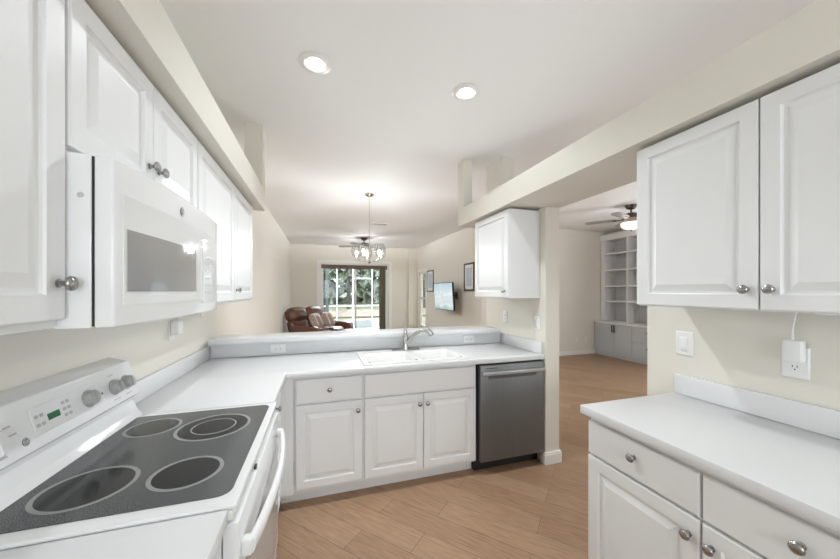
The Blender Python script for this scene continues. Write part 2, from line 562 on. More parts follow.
# baseboards and casing
def skirting(x0, x1, y0, y1, name, label):
    struct(name, B().box(x0, x1, y0, y1, 0.0, 0.085, 0.003).box(x0 + 0.003, x1 - 0.003, y0 + 0.003, y1 - 0.003, 0.08, 0.1, 0.003), M_TRIM, label)
skirting(WR - 0.014, WR + 0.154, 2.186, 2.25, 'baseboard_pillar', 'white skirting round the foot of the wall end by the dishwasher')
skirting(3.2, 6.08, 5.785, 5.8, 'baseboard_living', 'white skirting along the living room back wall')
skirting(WR - 0.014, WR + 0.154, 1.29, 1.354, 'baseboard_right', 'white skirting round the wall end by the right cabinets')
cas = B()
cas.box(DX0 - 0.1, DX0, 9.985, 10.0, 0, DZ + 0.085, 0.004).box(DX1, DX1 + 0.1, 9.985, 10.0, 0, DZ + 0.085, 0.004).box(DX0, DX1, 9.985, 10.0, DZ, DZ + 0.085, 0.004)
struct('trim_1', cas, M_TRIM, 'white casing round the sliding glass door')

# sliding glass door
d1 = bpy.data.objects.new('door_1', None); C.objects.link(d1); d1.location = (1.05, 10.07, 0)
d1['kind'] = 'structure'; d1['label'] = 'sliding glass door in the far wall opening to the screened porch'
fr = B().box(DX0, DX0 + 0.04, 10.03, 10.12, 0, DZ).box(DX1 - 0.04, DX1, 10.03, 10.12, 0, DZ).box(DX0, DX1, 10.03, 10.12, DZ - 0.04, DZ).box(DX0, DX1, 10.03, 10.12, 0, 0.03)
fr.build('frame', M_TRIM, d1, smooth=0)
for x0, x1, y in ((DX0 + 0.04, 1.07, 10.09), (1.03, DX1 - 0.04, 10.06)):
    p = B().box(x0, x0 + 0.045, y - 0.015, y + 0.015, 0.03, DZ - 0.04).box(x1 - 0.045, x1, y - 0.015, y + 0.015, 0.03, DZ - 0.04).box(x0, x1, y - 0.015, y + 0.015, DZ - 0.1, DZ - 0.04).box(x0, x1, y - 0.015, y + 0.015, 0.03, 0.12)
    sash = p.build('sash', M_TRIM, d1, smooth=0)
    B().box(x0 + 0.045, x1 - 0.045, y - 0.003, y + 0.003, 0.12, DZ - 0.1).build('pane', M_PANE, sash, smooth=0)
# tall window by the corner
w1 = bpy.data.objects.new('window_1', None); C.objects.link(w1); w1.location = (3.12, 9.47, 0.3)
w1['kind'] = 'structure'; w1['label'] = 'tall narrow window in the dining wall near the far corner'
B().box(3.10, 3.15, 9.09, 9.15, 0.3, 2.06).box(3.10, 3.15, 9.79, 9.85, 0.3, 2.06).box(3.10, 3.15, 9.15, 9.79, 2.0, 2.06).box(3.10, 3.15, 9.15, 9.79, 0.3, 0.36).box(3.10, 3.15, 9.15, 9.79, 1.20, 1.25).build('frame', M_TRIM, w1, smooth=0)
B().box(3.122, 3.128, 9.15, 9.79, 0.36, 1.20).box(3.122, 3.128, 9.15, 9.79, 1.25, 2.0).build('pane', M_PANE, w1, smooth=0)
struct('trim_2', B().box(3.035, 3.05, 9.02, 9.09, 0.23, 2.13).box(3.035, 3.05, 9.85, 9.92, 0.23, 2.13).box(3.035, 3.05, 9.09, 9.85, 2.06, 2.13).box(3.02, 3.05, 9.09, 9.85, 0.23, 0.3), M_TRIM, 'white casing round the tall narrow dining window')

# ------------------------------------------------------------------ left run: worktops
PF = 2.239          # peninsula door fronts
XF = -0.2155        # left counter front edge
xs = [WL + 0.002, XF, 0.31, 1.10, WR - 0.002]
ys = [1.651, 2.211, 2.268, 2.735, 2.862]
top = tag(B().plate(xs, ys, lambda x, y: (x < XF or y > 2.211) and not (0.31 < x < 1.10 and 2.268 < y < 2.735), 0.876, 0.914, 0.003).build('worktop', M_TOP, origin=(0, 2.5, 0.876)), 'white L shaped worktop running from stove round to dishwasher with the sink in it', 'countertop')
B().box(WL + 0.002, WL + 0.02, 1.66, 2.862, 0.915, 1.016, 0.003).build('side_splash', M_TOP, top)
B().box(WR - 0.02, WR - 0.002, 2.232, 2.862, 0.915, 1.016, 0.003).build('end_splash', M_TOP, top)
B().box(WL + 0.02, WR - 0.02, 2.863, 2.884, 0.915, 1.03, 0.002).build('riser_panel', M_TOP, top)
tag(B().box(WL + 0.03, 1.715, 2.775, 3.08, 1.033, 1.072, 0.004).build('bar_ledge', M_TOP, origin=(0.4, 2.9, 1.033)), 'raised white bar ledge on the low wall behind the sink', 'countertop')
tag(B().box(WL + 0.002, XF, -0.6, 0.876, 0.876, 0.914, 0.003).build('worktop', M_TOP, origin=(-0.5, 0.3, 0.876)), 'short white worktop on the near side of the stove', 'countertop')

# base cabinets
def base_cabinet(label, x0, x1, y0, y1, toe, loc):
    t = thing('base_cabinet', label, 'cabinet', loc)
    B().box(x0, x1, y0, y1, 0.10, 0.874).build('carcass', M_CARC, t, smooth=0)
    B().box(*toe, 0.0, 0.10).build('toe_kick', M_CARC, t, smooth=0)
    return t
bc = base_cabinet('white base cabinet under the short worktop on the near side of the stove', WL + 0.004, -0.26, -0.6, 0.872, (WL + 0.004, -0.33, -0.6, 0.872), (-0.5, 0.2, 0))
door('+X', -0.24, 0.41, 0.865, 0.115, 0.70, bc); door('+X', -0.24, 0.41, 0.865, 0.715, 0.865, bc, 'drawer', prof=SLAB)
door('+X', -0.24, -0.06, 0.40, 0.115, 0.70, bc); door('+X', -0.24, -0.06, 0.40, 0.715, 0.865, bc, 'drawer', prof=SLAB)
bc = base_cabinet('narrow white corner cabinet between the stove and the sink run', WL + 0.004, -0.26, 1.655, 2.86, (WL + 0.004, -0.33, 1.655, 2.33), (-0.5, 2.0, 0))
dd = door('+X', -0.24, 1.662, 2.18, 0.115, 0.70, bc); knob('+X', -0.24, 1.70, 0.655, dd)
dd = door('+X', -0.24, 1.662, 2.18, 0.715, 0.862, bc, 'drawer', prof=SLAB); knob('+X', -0.24, 1.935, 0.785, dd)
B().box(-0.259, -0.17, 2.243, 2.259, 0.10, 0.874).build('filler', M_CARC, bc, smooth=0)
bc = base_cabinet('white base cabinet with one drawer over one door left of the sink cabinet', -0.168, 0.286, 2.259, 2.86, (-0.255, 0.286, 2.335, 2.36), (0.06, 2.5, 0))
dd = door('-Y', PF, -0.156, 0.277, 0.693, 0.856, bc, 'drawer', prof=SLAB); knob('-Y', PF, 0.06, 0.778, dd)
dd = door('-Y', PF, -0.156, 0.277, 0.125, 0.683, bc); knob('-Y', PF, 0.249, 0.617, dd)
bc = base_cabinet('white sink cabinet with two doors under one long drawer front', 0.287, 1.172, 2.259, 2.86, (0.287, 1.172, 2.335, 2.36), (0.73, 2.5, 0))
door('-Y', PF, 0.297, 1.166, 0.693, 0.856, bc, 'drawer_front', prof=SLAB)
dd = door('-Y', PF, 0.297, 0.7305, 0.125, 0.683, bc); knob('-Y', PF, 0.701, 0.612, dd)
dd = door('-Y', PF, 0.7345, 1.166, 0.125, 0.683, bc); knob('-Y', PF, 0.761, 0.612, dd)
# carve the sink space out of the sink cabinet box so that the bowls hang free
for ch in bc.children:
    if ch.name.startswith('carcass'):
        me = ch.data
        b_ = B().box(0.287, 0.300, 2.259, 2.86, 0.10, 0.874).box(1.159, 1.172, 2.259, 2.86, 0.10, 0.874).box(0.300, 1.159, 2.84, 2.86, 0.10, 0.874).box(0.300, 1.159, 2.259, 2.84, 0.10, 0.12).box(0.300, 1.159, 2.259, 2.265, 0.12, 0.874)
        bmesh.ops.translate(b_.bm, verts=b_.bm.verts, vec=-bc.location)
        b_.bm.to_mesh(me); b_.bm.free()

# dishwasher
dw = thing('dishwasher', 'stainless steel dishwasher with bar handle at the end of the sink run', 'dishwasher', (1.48, 2.5, 0))
B().box(1.178, 1.783, 2.245, 2.84, 0.10, 0.868).build('tub', M_BLACK, dw, smooth=0)
B().box(1.178, 1.783, 2.30, 2.33, 0.0, 0.10).build('toe_kick', M_BLACK, dw, smooth=0)
dwd = B().box(1.190, 1.780, 2.205, 2.243, 0.105, 0.862, 0.006).build('door', M_STEEL, dw)
hb = B().box(1.196, 1.774, 2.178, 2.192, 0.785, 0.815, 0.004)
hb.box(1.20, 1.222, 2.192, 2.206, 0.787, 0.813).box(1.748, 1.77, 2.192, 2.206, 0.787, 0.813).build('handle', mat('satin_steel_bar', (0.42, 0.43, 0.43), 0.38, 0.8), dwd)
B().box(1.255, 1.70, 2.201, 2.2048, 0.755, 0.78).build('grip_recess', M_STEEL_D, dwd, smooth=0)
B().box(1.235, 1.33, 2.2035, 2.2049, 0.834, 0.842).build('badge', M_STEEL_D, dwd, smooth=0)

# sink and faucet
sk = thing('kitchen_sink', 'white double bowl drop-in sink set in the worktop', 'sink', (0.71, 2.52, 0.914))
t = B()
def sink_basin(t, x0, x1, y0, y1):
    t2 = bmesh.new()
    rings = []
    for d, z, r in ((0, 0.926, 0.05), (0.008, 0.918, 0.05), (0.016, 0.90, 0.055), (0.03, 0.76, 0.07), (0.06, 0.742, 0.06)):
        ring = []
        for cx, cy_, a0 in ((x1 - d - r, y1 - d - r, 0), (x0 + d + r, y1 - d - r, 90), (x0 + d + r, y0 + d + r, 180), (x1 - d - r, y0 + d + r, 270)):
            for k in range(6):
                a = math.radians(a0 + k * 18)
                ring.append(t2.verts.new((cx + r * math.cos(a), cy_ + r * math.sin(a), z)))
        rings.append(ring)
    for a, b in zip(rings, rings[1:]):
        for i in range(len(a)):
            j = (i + 1) % len(a)
            t2.faces.new((a[j], a[i], b[i], b[j]))
    t2.faces.new(rings[-1])
    t.add(t2)
xs = [0.292, 0.335, 0.705, 0.745, 1.078, 1.118]; ys = [2.25, 2.288, 2.645, 2.752]
t.plate(xs, ys, lambda x, y: not (2.288 < y < 2.645 and (0.335 < x < 0.705 or 0.745 < x < 1.078)), 0.915, 0.926, 0.0)
t.build('rim', M_PORC, sk, smooth=40)
for x0, x1 in ((0.335, 0.705), (0.745, 1.078)):
    t = B(); sink_basin(t, x0, x1, 2.288, 2.645)
    bw = t.build('basin', M_PORC, sk, smooth=60)
    B().lathe([(0, 0.0005), (0.04, 0.0005), (0.042, 0.002), (0.03, 0.003), (0, 0.002)], ((x0 + x1) / 2, 2.5, 0.742)).build('drain', M_CHROME, bw)
fa = thing('faucet', 'brushed chrome single lever kitchen faucet behind the sink', 'faucet', (0.72, 2.70, 0.926))
B().box(0.595, 0.845, 2.675, 2.725, 0.9265, 0.934, 0.003).build('deck_plate', M_NICKEL, fa)
B().lathe([(0, 0.934), (0.028, 0.934), (0.026, 0.95), (0.021, 0.97), (0.021, 1.03), (0.024, 1.04), (0.024, 1.055), (0.018, 1.065), (0, 1.067)], (0.716, 2.70, 0)).build('body', M_FAUCET, fa)
ctl = [(0.722, 2.697, 0.985), (0.765, 2.685, 1.035), (0.81, 2.67, 1.078), (0.85, 2.655, 1.100), (0.885, 2.645, 1.103), (0.915, 2.632, 1.088), (0.935, 2.625, 1.056)]
sp = []
for i in range(len(ctl) - 1):
    p0, p1, p2, p3 = [Vector(ctl[max(0, min(len(ctl) - 1, i + d))]) for d in (-1, 0, 1, 2)]
    for k in range(4):
        t_ = k / 4
        sp.append(0.5 * ((2 * p1) + (p2 - p0) * t_ + (2 * p0 - 5 * p1 + 4 * p2 - p3) * t_ ** 2 + (3 * p1 - p0 - 3 * p2 + p3) * t_ ** 3))
sp.append(Vector(ctl[-1]))
B().tube(sp, [0.017] * 15 + [0.018, 0.021, 0.022, 0.022, 0.022, 0.022, 0.022, 0.022, 0.022, 0.021], 14, up=(0, 1, 0)).build('spout', M_FAUCET, fa, smooth=60)
B().lathe([(0, 0), (0.016, 0), (0.018, 0.02), (0.013, 0.04), (0.010, 0.06), (0.013, 0.068), (0, 0.07)], (0.716, 2.70, 1.067), (-0.06, 0.05, 1)).build('lever', M_FAUCET, fa)

# ------------------------------------------------------------------ stove
Y0, Y1 = 0.882, 1.646
rg = thing('electric_range', 'white electric stove with dark speckled glass cooktop and rear control panel', 'stove', (-0.5, 1.264, 0))
B().box(WL + 0.01, -0.232, Y0, Y1, 0.03, 0.905).build('body', M_APPL, rg, smooth=0)
# cooktop frame with rounded front lip
t = B().plate([-0.838, -0.742, -0.222, -0.198], [Y0, 0.925, 1.606, Y1], lambda x, y: True, 0.905, 0.921, 0.006)
t.build('cooktop_frame', M_APPL, rg)
def rrect(x0, x1, y0, y1, r, n=6):
    pts = []
    for cx, cy_, a0 in ((x1 - r, y1 - r, 0), (x0 + r, y1 - r, 90), (x0 + r, y0 + r, 180), (x1 - r, y0 + r, 270)):
        for k in range(n + 1):
            a = math.radians(a0 + 90 * k / n)
            pts.append((cx + r * math.cos(a), cy_ + r * math.sin(a)))
    return pts
glass = B().prism(rrect(-0.742, -0.222, 0.922, 1.602, 0.035), 'Z', 0.9212, 0.9232).build('cooktop', M_COOK, rg)
def ring(t, cx, cy_, r0, r1, z):
    t.lathe([(r0, 0), (r1, 0), (r1, 0.0004), (r0, 0.0004), (r0, 0)], (cx, cy_, z), (0, 0, 1), 56)
for cx, cy_, r in ((-0.367, 1.072, 0.088), (-0.590, 1.068, 0.102), (-0.392, 1.405, 0.122), (-0.610, 1.463, 0.086)):
    t = B().lathe([(0, 0), (r - 0.006, 0), (r - 0.006, 0.0003), (0, 0.0003)], (cx, cy_, 0.9233), (0, 0, 1), 56)
    bu = t.build('burner', M_BURN if r < 0.124 else M_BURN, glass)
    t = B(); ring(t, cx, cy_, r - 0.008, r + 0.003, 0.92365)
    if r > 0.12:
        ring(t, cx, cy_, 0.070, 0.075, 0.92365)
    t.build('outline', M_RING, bu)
# backguard
prof = [(-0.722, 0.9215), (-0.742, 0.945), (-0.757, 0.985), (-0.755, 1.000), (-0.739, 1.014), (-0.773, 1.147), (-0.776, 1.152), (-0.842, 1.170), (-0.842, 0.9215)]
gd = B().prism(prof, 'Y', Y0, Y1, 0.0015).build('control_panel', M_APPL, rg, smooth=30)
CPO, CPD, CPN = Vector((-0.739, 0, 1.014)), Vector((-0.034, 0, 0.133)), Vector((0.133, 0, 0.034)).normalized()
def cp(y, t, out=0.0):
    return CPO + CPD * t + Vector((0, y, 0)) + CPN * out
def cp_slab(y0, y1, t0, t1, out0, out1, prof=None):
    o = cp(y0, t0)
    U, V = Vector((0, 1, 0)), CPD.normalized()
    return B().panel(o, U, V, CPN, y1 - y0, (t1 - t0) * CPD.length, prof or [(0, out0), (0, out1 - 0.0005), (0.0006, out1)])
cp_slab(1.145, 1.425, 0.22, 0.80, 0.0, 0.0022, [(0, 0.0002), (0, 0.002), (0.003, 0.0035), (0.006, 0.0022)]).build('keypad_panel', M_APPL, gd)
cp_slab(1.198, 1.242, 0.42, 0.56, 0.0022, 0.0032).build('display', M_LCD, gd, smooth=0)
for k, (yy, tt) in enumerate(((1.163, 0.56), (1.181, 0.56), (1.163, 0.38), (1.181, 0.38), (1.262, 0.62), (1.280, 0.62), (1.262, 0.48), (1.280, 0.48), (1.262, 0.34), (1.280, 0.34))):
    cp_slab(yy - 0.006, yy + 0.006, tt, tt + 0.07, 0.0022, 0.003).build('key', M_KEY, gd, smooth=0)
for yy, tt, r in ((1.020, 0.45, 0.036), (1.366, 0.49, 0.026), (1.509, 0.47, 0.025), (1.587, 0.47, 0.025)):
    k_ = B().lathe([(0, 0.0), (r + 0.004, 0.0), (r + 0.004, 0.003), (r, 0.006), (r * 0.96, 0.018), (r * 0.88, 0.021), (0, 0.0215)], cp(yy, tt, 0.003 if 1.3 < yy < 1.4 else 0.0003), CPN, 28).build('control_knob', M_GREY if yy > 1.1 else M_APPL, gd, smooth=40)
    B().panel(cp(yy, tt, 0.0) + CPN * 0.020 - CPD.normalized() * r * 0.8 - Vector((0, 0.003, 0)), (0, 1, 0), CPD.normalized(), CPN, 0.006, r * 1.6, [(0, 0), (0, 0.006), (0.002, 0.008)]).build('grip', M_GREY if yy > 1.1 else M_APPL, k_)
for yy, tt in ((1.438, 0.46), (1.548, 0.30)):
    B().lathe([(0, 0.0002), (0.004, 0.0002), (0.004, 0.0012), (0, 0.0014)], cp(yy, tt), CPN, 12).build('indicator_lamp', M_BLACK, gd)
for y0_, y1_, tt in ((1.49, 1.53, 0.12), (1.565, 1.605, 0.12), (0.99, 1.06, 0.13), (1.495, 1.52, 0.80), (1.07, 1.09, 0.62), (1.075, 1.10, 0.45)):
    cp_slab(y0_, y1_, tt, tt + 0.035, 0.0002, 0.0008).build('printed_legend', M_KEY, gd, smooth=0)

def text_mesh(body, size, M, m, parent, name='lettering'):
    cu = bpy.data.curves.new(name, 'FONT')
    cu.body = body
    cu.size = size
    cu.align_x = 'CENTER'
    cu.align_y = 'CENTER'
    cu.extrude = 0.0003
    tmp = bpy.data.objects.new(name, cu)
    C.objects.link(tmp)
    dg = bpy.context.evaluated_depsgraph_get()
    me = bpy.data.meshes.new_from_object(tmp.evaluated_get(dg))
    bpy.data.objects.remove(tmp)
    bpy.data.curves.remove(cu)
    me.transform(M)
    p, o = parent, Vector((0, 0, 0))
    while p is not None:
        o += p.location
        p = p.parent
    me.transform(Matrix.Translation(-o))
    me.materials.clear()
    me.materials.append(m)
    ob = bpy.data.objects.new(name, me)
    C.objects.link(ob)
    ob.parent = parent
    return ob
def basis(org, U, V, W):
    U, V, W = Vector(U).normalized(), Vector(V).normalized(), Vector(W).normalized()
    return Matrix(((U.x, V.x, W.x, org[0]), (U.y, V.y, W.y, org[1]), (U.z, V.z, W.z, org[2]), (0, 0, 0, 1)))
def emblem(org, U, V, W, r, parent):
    W = Vector(W).normalized()
    e = B().lathe([(0, 0.0002), (r, 0.0002), (r, 0.0014), (r * 0.9, 0.0016), (0, 0.0016)], org, W, 28).build('emblem', M_EMB, parent)
    e['label'] = 'round grey emblem'
    t = B().lathe([(r * 0.78, 0.0017), (r * 0.88, 0.0017), (r * 0.88, 0.0021), (r * 0.78, 0.0021), (r * 0.78, 0.0017)], org, W, 28)
    t.build('emblem_ring', M_APPL, e)
    return e, org, U, V, W, r
em = emblem(cp(1.116, 0.23), (0, 1, 0), CPD, CPN, 0.011, gd)
text_mesh('GE', 0.011, basis(cp(1.116, 0.23) + CPN * 0.002, (0, 1, 0), CPD, CPN), M_APPL, em[0])
# oven door, handle, drawer
t = B().box(-0.231, -0.192, Y0 + 0.004, Y1 - 0.004, 0.265, 0.872, 0.007)
od = t.build('oven_door', M_APPL, rg)
B().box(-0.1919, -0.1895, Y0 + 0.05, Y1 - 0.05, 0.30, 0.735, 0.001).build('window', M_OVGLASS, od, smooth=0)
hp = []
for k in range(17):
    u = k / 16
    hp.append((-0.172 + 0.030 * math.sin(PI * u) ** 0.8, 0.905 + 0.69 * u, 0.792))
hd = B().tube(hp, [0.013 - 0.003 * k / 16 for k in range(17)], 12, 1.7).box(-0.193, -0.166, 0.897, 0.925, 0.77, 0.814, 0.006).box(-0.193, -0.166, 1.575, 1.60, 0.775, 0.809, 0.006)
hd.build('handle', M_APPL, od, smooth=60)
B().box(-0.236, -0.231, Y0 + 0.004, Y1 - 0.004, 0.873, 0.904).build('vent_gap', M_BLACK, rg, smooth=0)
t = B().box(-0.231, -0.206, Y0 + 0.002, Y1 - 0.002, 0.878, 0.904, 0.004).build('front_trim', M_APPL, rg)
B().box(-0.205, -0.197, 1.13, 1.15, 0.866, 0.882, 0.002).build('door_latch', M_BLACK, rg)
B().box(-0.231, -0.200, Y0 + 0.004, Y1 - 0.004, 0.05, 0.255, 0.006).build('drawer', M_APPL, rg)
for x_, y_ in ((-0.8, 0.92), (-0.8, 1.61), (-0.28, 0.92), (-0.28, 1.61)):
    B().cyl((x_, y_, 0.0), (x_, y_, 0.032), 0.018).build('foot', M_BLACK, rg)

# ------------------------------------------------------------------ left wall cabinets and microwave
CF = -0.528
def wall_cabinet(label, x0, x1, y0, y1, z0, z1, loc):
    t = thing('wall_cabinet', label, 'cabinet', loc)
    B().box(x0, x1, y0, y1, z0, z1, 0.001, 1).build('carcass', M_CARC, t, smooth=0)
    return t
ZT = 2.13
wc = wall_cabinet('white wall cabinet on the near side of the microwave', WL + 0.003, CF - 0.02, -0.02, 0.893, 1.366, ZT, (-0.68, 0.45, 1.366))
dd = door('+X', CF, 0.44, 0.888, 1.385, ZT, wc); knob('+X', CF, 0.866, 1.462, dd)
door('+X', CF, -0.012, 0.436, 1.385, ZT, wc)
wc = wall_cabinet('short white wall cabinet with two doors above the microwave', WL + 0.003, CF - 0.02, 0.896, 1.664, 1.757, ZT, (-0.68, 1.28, 1.757))
dd = door('+X', CF, 0.899, 1.266, 1.768, ZT, wc); knob('+X', CF, 1.238, 1.85, dd)
dd = door('+X', CF, 1.270, 1.660, 1.768, ZT, wc); knob('+X', CF, 1.298, 1.85, dd)
wc = wall_cabinet('white wall cabinet with two tall doors past the microwave near the dining room', WL + 0.003, CF - 0.02, 1.667, 2.888, 1.372, ZT, (-0.68, 2.28, 1.372))
door('+X', CF, 1.672, 2.296, 1.385, ZT, wc)
dd = door('+X', CF, 2.302, 2.884, 1.385, ZT, wc); knob('+X', CF, 2.345, 1.452, dd)

mw = thing('microwave_oven', 'white over the range microwave with grey window below the short cabinet', 'microwave', (-0.64, 1.27, 1.36))
B().box(WL + 0.003, -0.490, 0.897, 1.652, 1.362, 1.753, 0.003).build('body', M_APPL, mw)
B().box(-0.490, -0.4865, 0.899, 1.647, 1.366, 1.749).build('gap_shade_strip', M_BLACK, mw, smooth=0)  # black strip put in as the shade of the gap behind the door
B().lathe([(0, 0), (0.006, 0), (0.006, 0.002), (0, 0.003)], (-0.508, 0.897, 1.66), (0, -1, 0), 12).build('screw', M_CHROME, mw)
B().tube([(-0.50, 1.612, 1.366), (-0.498, 1.608, 1.35), (-0.492, 1.60, 1.328)], 0.004, 8).build('cord', M_PLATE, mw, smooth=60)
# bowed front: shallow curve along Y
def bow(y, base=-0.449, amp=0.020):
    u = (y - 1.274) / 0.378
    return base + amp * (1 - u * u)
def bow_panel(y0, y1, z0, z1, out, thick, n=14):
    t = bmesh.new()
    cols = []
    for i in range(n + 1):
        y = y0 + (y1 - y0) * i / n
        x = bow(y) + out
        cols.append([t.verts.new(c) for c in ((x - thick, y, z0), (x, y, z0), (x, y, z1), (x - thick, y, z1))])
    for a, b in zip(cols, cols[1:]):
        for k in range(4):
            t.faces.new((a[k], a[(k + 1) % 4], b[(k + 1) % 4], b[k]))
    t.faces.new(cols[0][::-1]); t.faces.new(cols[-1])
    bmesh.ops.recalc_face_normals(t, faces=t.faces)
    return t
def bp(name, y0, y1, z0, z1, out, thick, m, parent, bev=0.0):
    t = bow_panel(y0, y1, z0, z1, out, thick)
    if bev:
        es = [e for e in t.edges if e.calc_face_angle(0) > 0.8]
        bmesh.ops.bevel(t, geom=es, offset=bev, segments=3, affect='EDGES', profile=0.5)
    return B().add(t).build(name, m, parent, smooth=40)
md = bp('door', 0.897, 1.652, 1.362, 1.753, 0.0, 0.038, M_APPL, mw, 0.006)
gp = bp('glass_front', 0.925, 1.60, 1.412, 1.675, 0.0015, 0.004, M_MWFRONT, md)
bp('window', 0.935, 1.328, 1.445, 1.594, 0.003, 0.003, M_MWGLASS, md)
kp = bp('control_strip', 1.395, 1.565, 1.40, 1.645, 0.0035, 0.003, M_MWFRONT, md)
for r_ in range(6):
    for c_ in range(3):
        y = 1.44 + c_ * 0.04; z = 1.44 + r_ * 0.028
        x = bow(y) + 0.0036
        B().box(x, x + 0.0008, y - 0.009, y + 0.009, z - 0.004, z + 0.004).build('key', M_KEY, kp, smooth=0)
xe = bow(1.215)
em = emblem((xe + 0.0002, 1.215, 1.703), (0, 1, 0), (0, 0, 1), (1, 0, 0), 0.015, md)
text_mesh('GE', 0.015, basis((xe + 0.0022, 1.215, 1.703), (0, 1, 0), (0, 0, 1), (1, 0, 0)), M_APPL, em[0])

# ------------------------------------------------------------------ right side cabinets
XR = 1.475
wc = wall_cabinet('large white two door wall cabinet above the right counter', XR + 0.02, WR - 0.003, 0.235, 1.160, 1.375, ZT, (1.63, 0.69, 1.375))
dd = door('-X', XR, 0.708, 1.158, 1.38, ZT - 0.003, wc); knob('-X', XR, 0.740, 1.452, dd)
dd = door('-X', XR, 0.238, 0.703, 1.38, ZT - 0.003, wc); knob('-X', XR, 0.672, 1.452, dd)
wc = wall_cabinet('small white single door wall cabinet above the dishwasher end of the counter', XR + 0.02, WR - 0.003, 2.269, 2.862, 1.386, ZT, (1.63, 2.56, 1.386))
dd = door('-X', XR, 2.273, 2.858, 1.391, ZT - 0.003, wc); knob('-X', XR, 2.318, 1.447, dd)
bc = base_cabinet('white base cabinet with two drawers and two doors under the right counter', 1.20, WR - 0.004, 0.25, 1.165, (1.27, WR - 0.004, 0.25, 1.165), (1.5, 0.7, 0))
dd = door('-X', 1.18, 0.712, 1.162, 0.703, 0.850, bc, 'drawer', prof=SLAB); knob('-X', 1.18, 0.937, 0.79, dd)
dd = door('-X', 1.18, 0.253, 0.704, 0.703, 0.850, bc, 'drawer', prof=SLAB); knob('-X', 1.18, 0.481, 0.79, dd)
dd = door('-X', 1.18, 0.712, 1.162, 0.115, 0.693, bc); knob('-X', 1.18, 0.742, 0.632, dd)
dd = door('-X', 1.18, 0.253, 0.704, 0.115, 0.693, bc); knob('-X', 1.18, 0.676, 0.632, dd)
tp = tag(B().box(1.1595, WR - 0.002, -0.4, 1.188, 0.876, 0.914, 0.003).build('worktop', M_TOP, origin=(1.47, 0.5, 0.876)), 'white worktop with low backsplash along the right wall', 'countertop')
B().box(WR - 0.021, WR - 0.002, -0.4, 1.183, 0.915, 1.015, 0.003).build('backsplash', M_TOP, tp)

# ------------------------------------------------------------------ switches, outlets, plugs
def outlet(f, plane, a, z, label, horizontal=False, w=0.072, h=0.116, cat='outlet', group=None):
    U, V, W = [Vector(v) for v in AX[f]]
    if horizontal:
        U, V = V, -U
    c = facing_pt(f, plane, a, z, 0.0005)
    t = thing('wall_outlet', label, cat, c, 0, group)
    B().panel(c - U * w / 2 - V * h / 2, U, V, W, w, h, [(0, 0), (0, 0.003), (0.003, 0.0055), (0.006, 0.006)]).build('cover_plate', M_PLATE, t)
    for s in (-1, 1):
        cc = c + V * s * 0.0195 + W * 0.006
        r_ = B().panel(cc - U * 0.0165 - V * 0.0145, U, V, W, 0.033, 0.029, [(0, 0), (0, 0.001), (0.001, 0.0018)]).build('receptacle', M_PLATE, t)
        sl = B()
        for du in (-0.0065, 0.0065):
            sl.panel(cc + U * (du - 0.0012) - V * 0.001, U, V, W, 0.0024, 0.009, [(0, 0.0012), (0, 0.002)])
        sl.lathe([(0, 0.0012), (0.0026, 0.0012), (0.0026, 0.002), (0, 0.002)], cc - V * 0.008, W, 10)
        sl.build('slot', M_BLACK, r_, smooth=0)
    return t
def switch(f, plane, a, z, label):
    U, V, W = [Vector(v) for v in AX[f]]
    c = facing_pt(f, plane, a, z, 0.0005)
    t = thing('light_switch', label, 'light switch', c)
    B().panel(c - U * 0.04 - V * 0.061, U, V, W, 0.08, 0.122, [(0, 0), (0, 0.003), (0.003, 0.0055), (0.006, 0.006)]).build('cover_plate', M_PLATE, t)
    B().panel(c - U * 0.017 - V * 0.034 + W * 0.006, U, V, W, 0.034, 0.068, [(0, 0), (0, 0.003), (0.003, 0.005)]).build('rocker', M_PLATE, t)
    return t
switch('-X', WR, 1.144, 1.176, 'white rocker light switch on the wall above the right counter')
outlet('-X', WR, 0.745, 1.165, 'white wall outlet above the right counter with a charger plugged into it', w=0.078, h=0.124)
ch = thing('charger', 'white plug-in charger block on the outlet above the right counter', 'charger', (WR - 0.009, 0.75, 1.195))
B().box(WR - 0.048, WR - 0.009, 0.712, 0.766, 1.172, 1.256, 0.006).build('block', M_PLATE, ch)
cb = [(WR - 0.03, 0.742, 1.254), (WR - 0.03, 0.742, 1.285), (WR - 0.032, 0.739, 1.31), (WR - 0.04, 0.73, 1.345), (WR - 0.06, 0.717, 1.374)]
B().tube(cb, [0.005, 0.004, 0.0028, 0.0028, 0.0028], 8).build('cable', M_PLATE, ch, smooth=60)
tag(B().box(1.70, 1.75, 0.46, 0.66, 1.360, 1.374, 0.004).build('under_cabinet_light', M_PLATE, origin=(1.72, 0.56, 1.374)), 'slim white light strip under the large right wall cabinet', 'light fixture')
outlet('-X', WR, 2.799, 1.185, 'white outlet on the right wall below the small cabinet by the bar end')
switch('-X', WR, 2.30, 1.17, 'white switch plate on the right wall near the doorway pillar')
outlet('-Y', 2.863, -0.335, 0.968, 'white sideways outlet in the riser near the left corner', True)
outlet('-Y', 2.863, 1.41, 0.968, 'white sideways outlet in the riser right of the faucet', True)
outlet('-Y', 5.8, 5.56, 0.35, 'white outlet low on the living room wall farther from the shelves')
outlet('-Y', 5.8, 5.82, 0.345, 'white outlet low on the living room wall nearer to the shelves')
outlet('+X', WL, 2.235, 1.21, 'white outlet on the left wall below the tall wall cabinet')
pl = thing('power_adapter', 'white adapter plug with short cord on the outlet below the left cabinet', 'plug', (WL + 0.01, 2.235, 1.23))
B().box(WL + 0.009, WL + 0.05, 2.20, 2.268, 1.19, 1.265, 0.005).build('block', M_PLATE, pl)
B().tube([(WL + 0.03, 2.245, 1.265), (WL + 0.03, 2.246, 1.30), (WL + 0.035, 2.25, 1.34), (WL + 0.05, 2.255, 1.371)], 0.004, 8).build('cord', M_PLATE, pl)

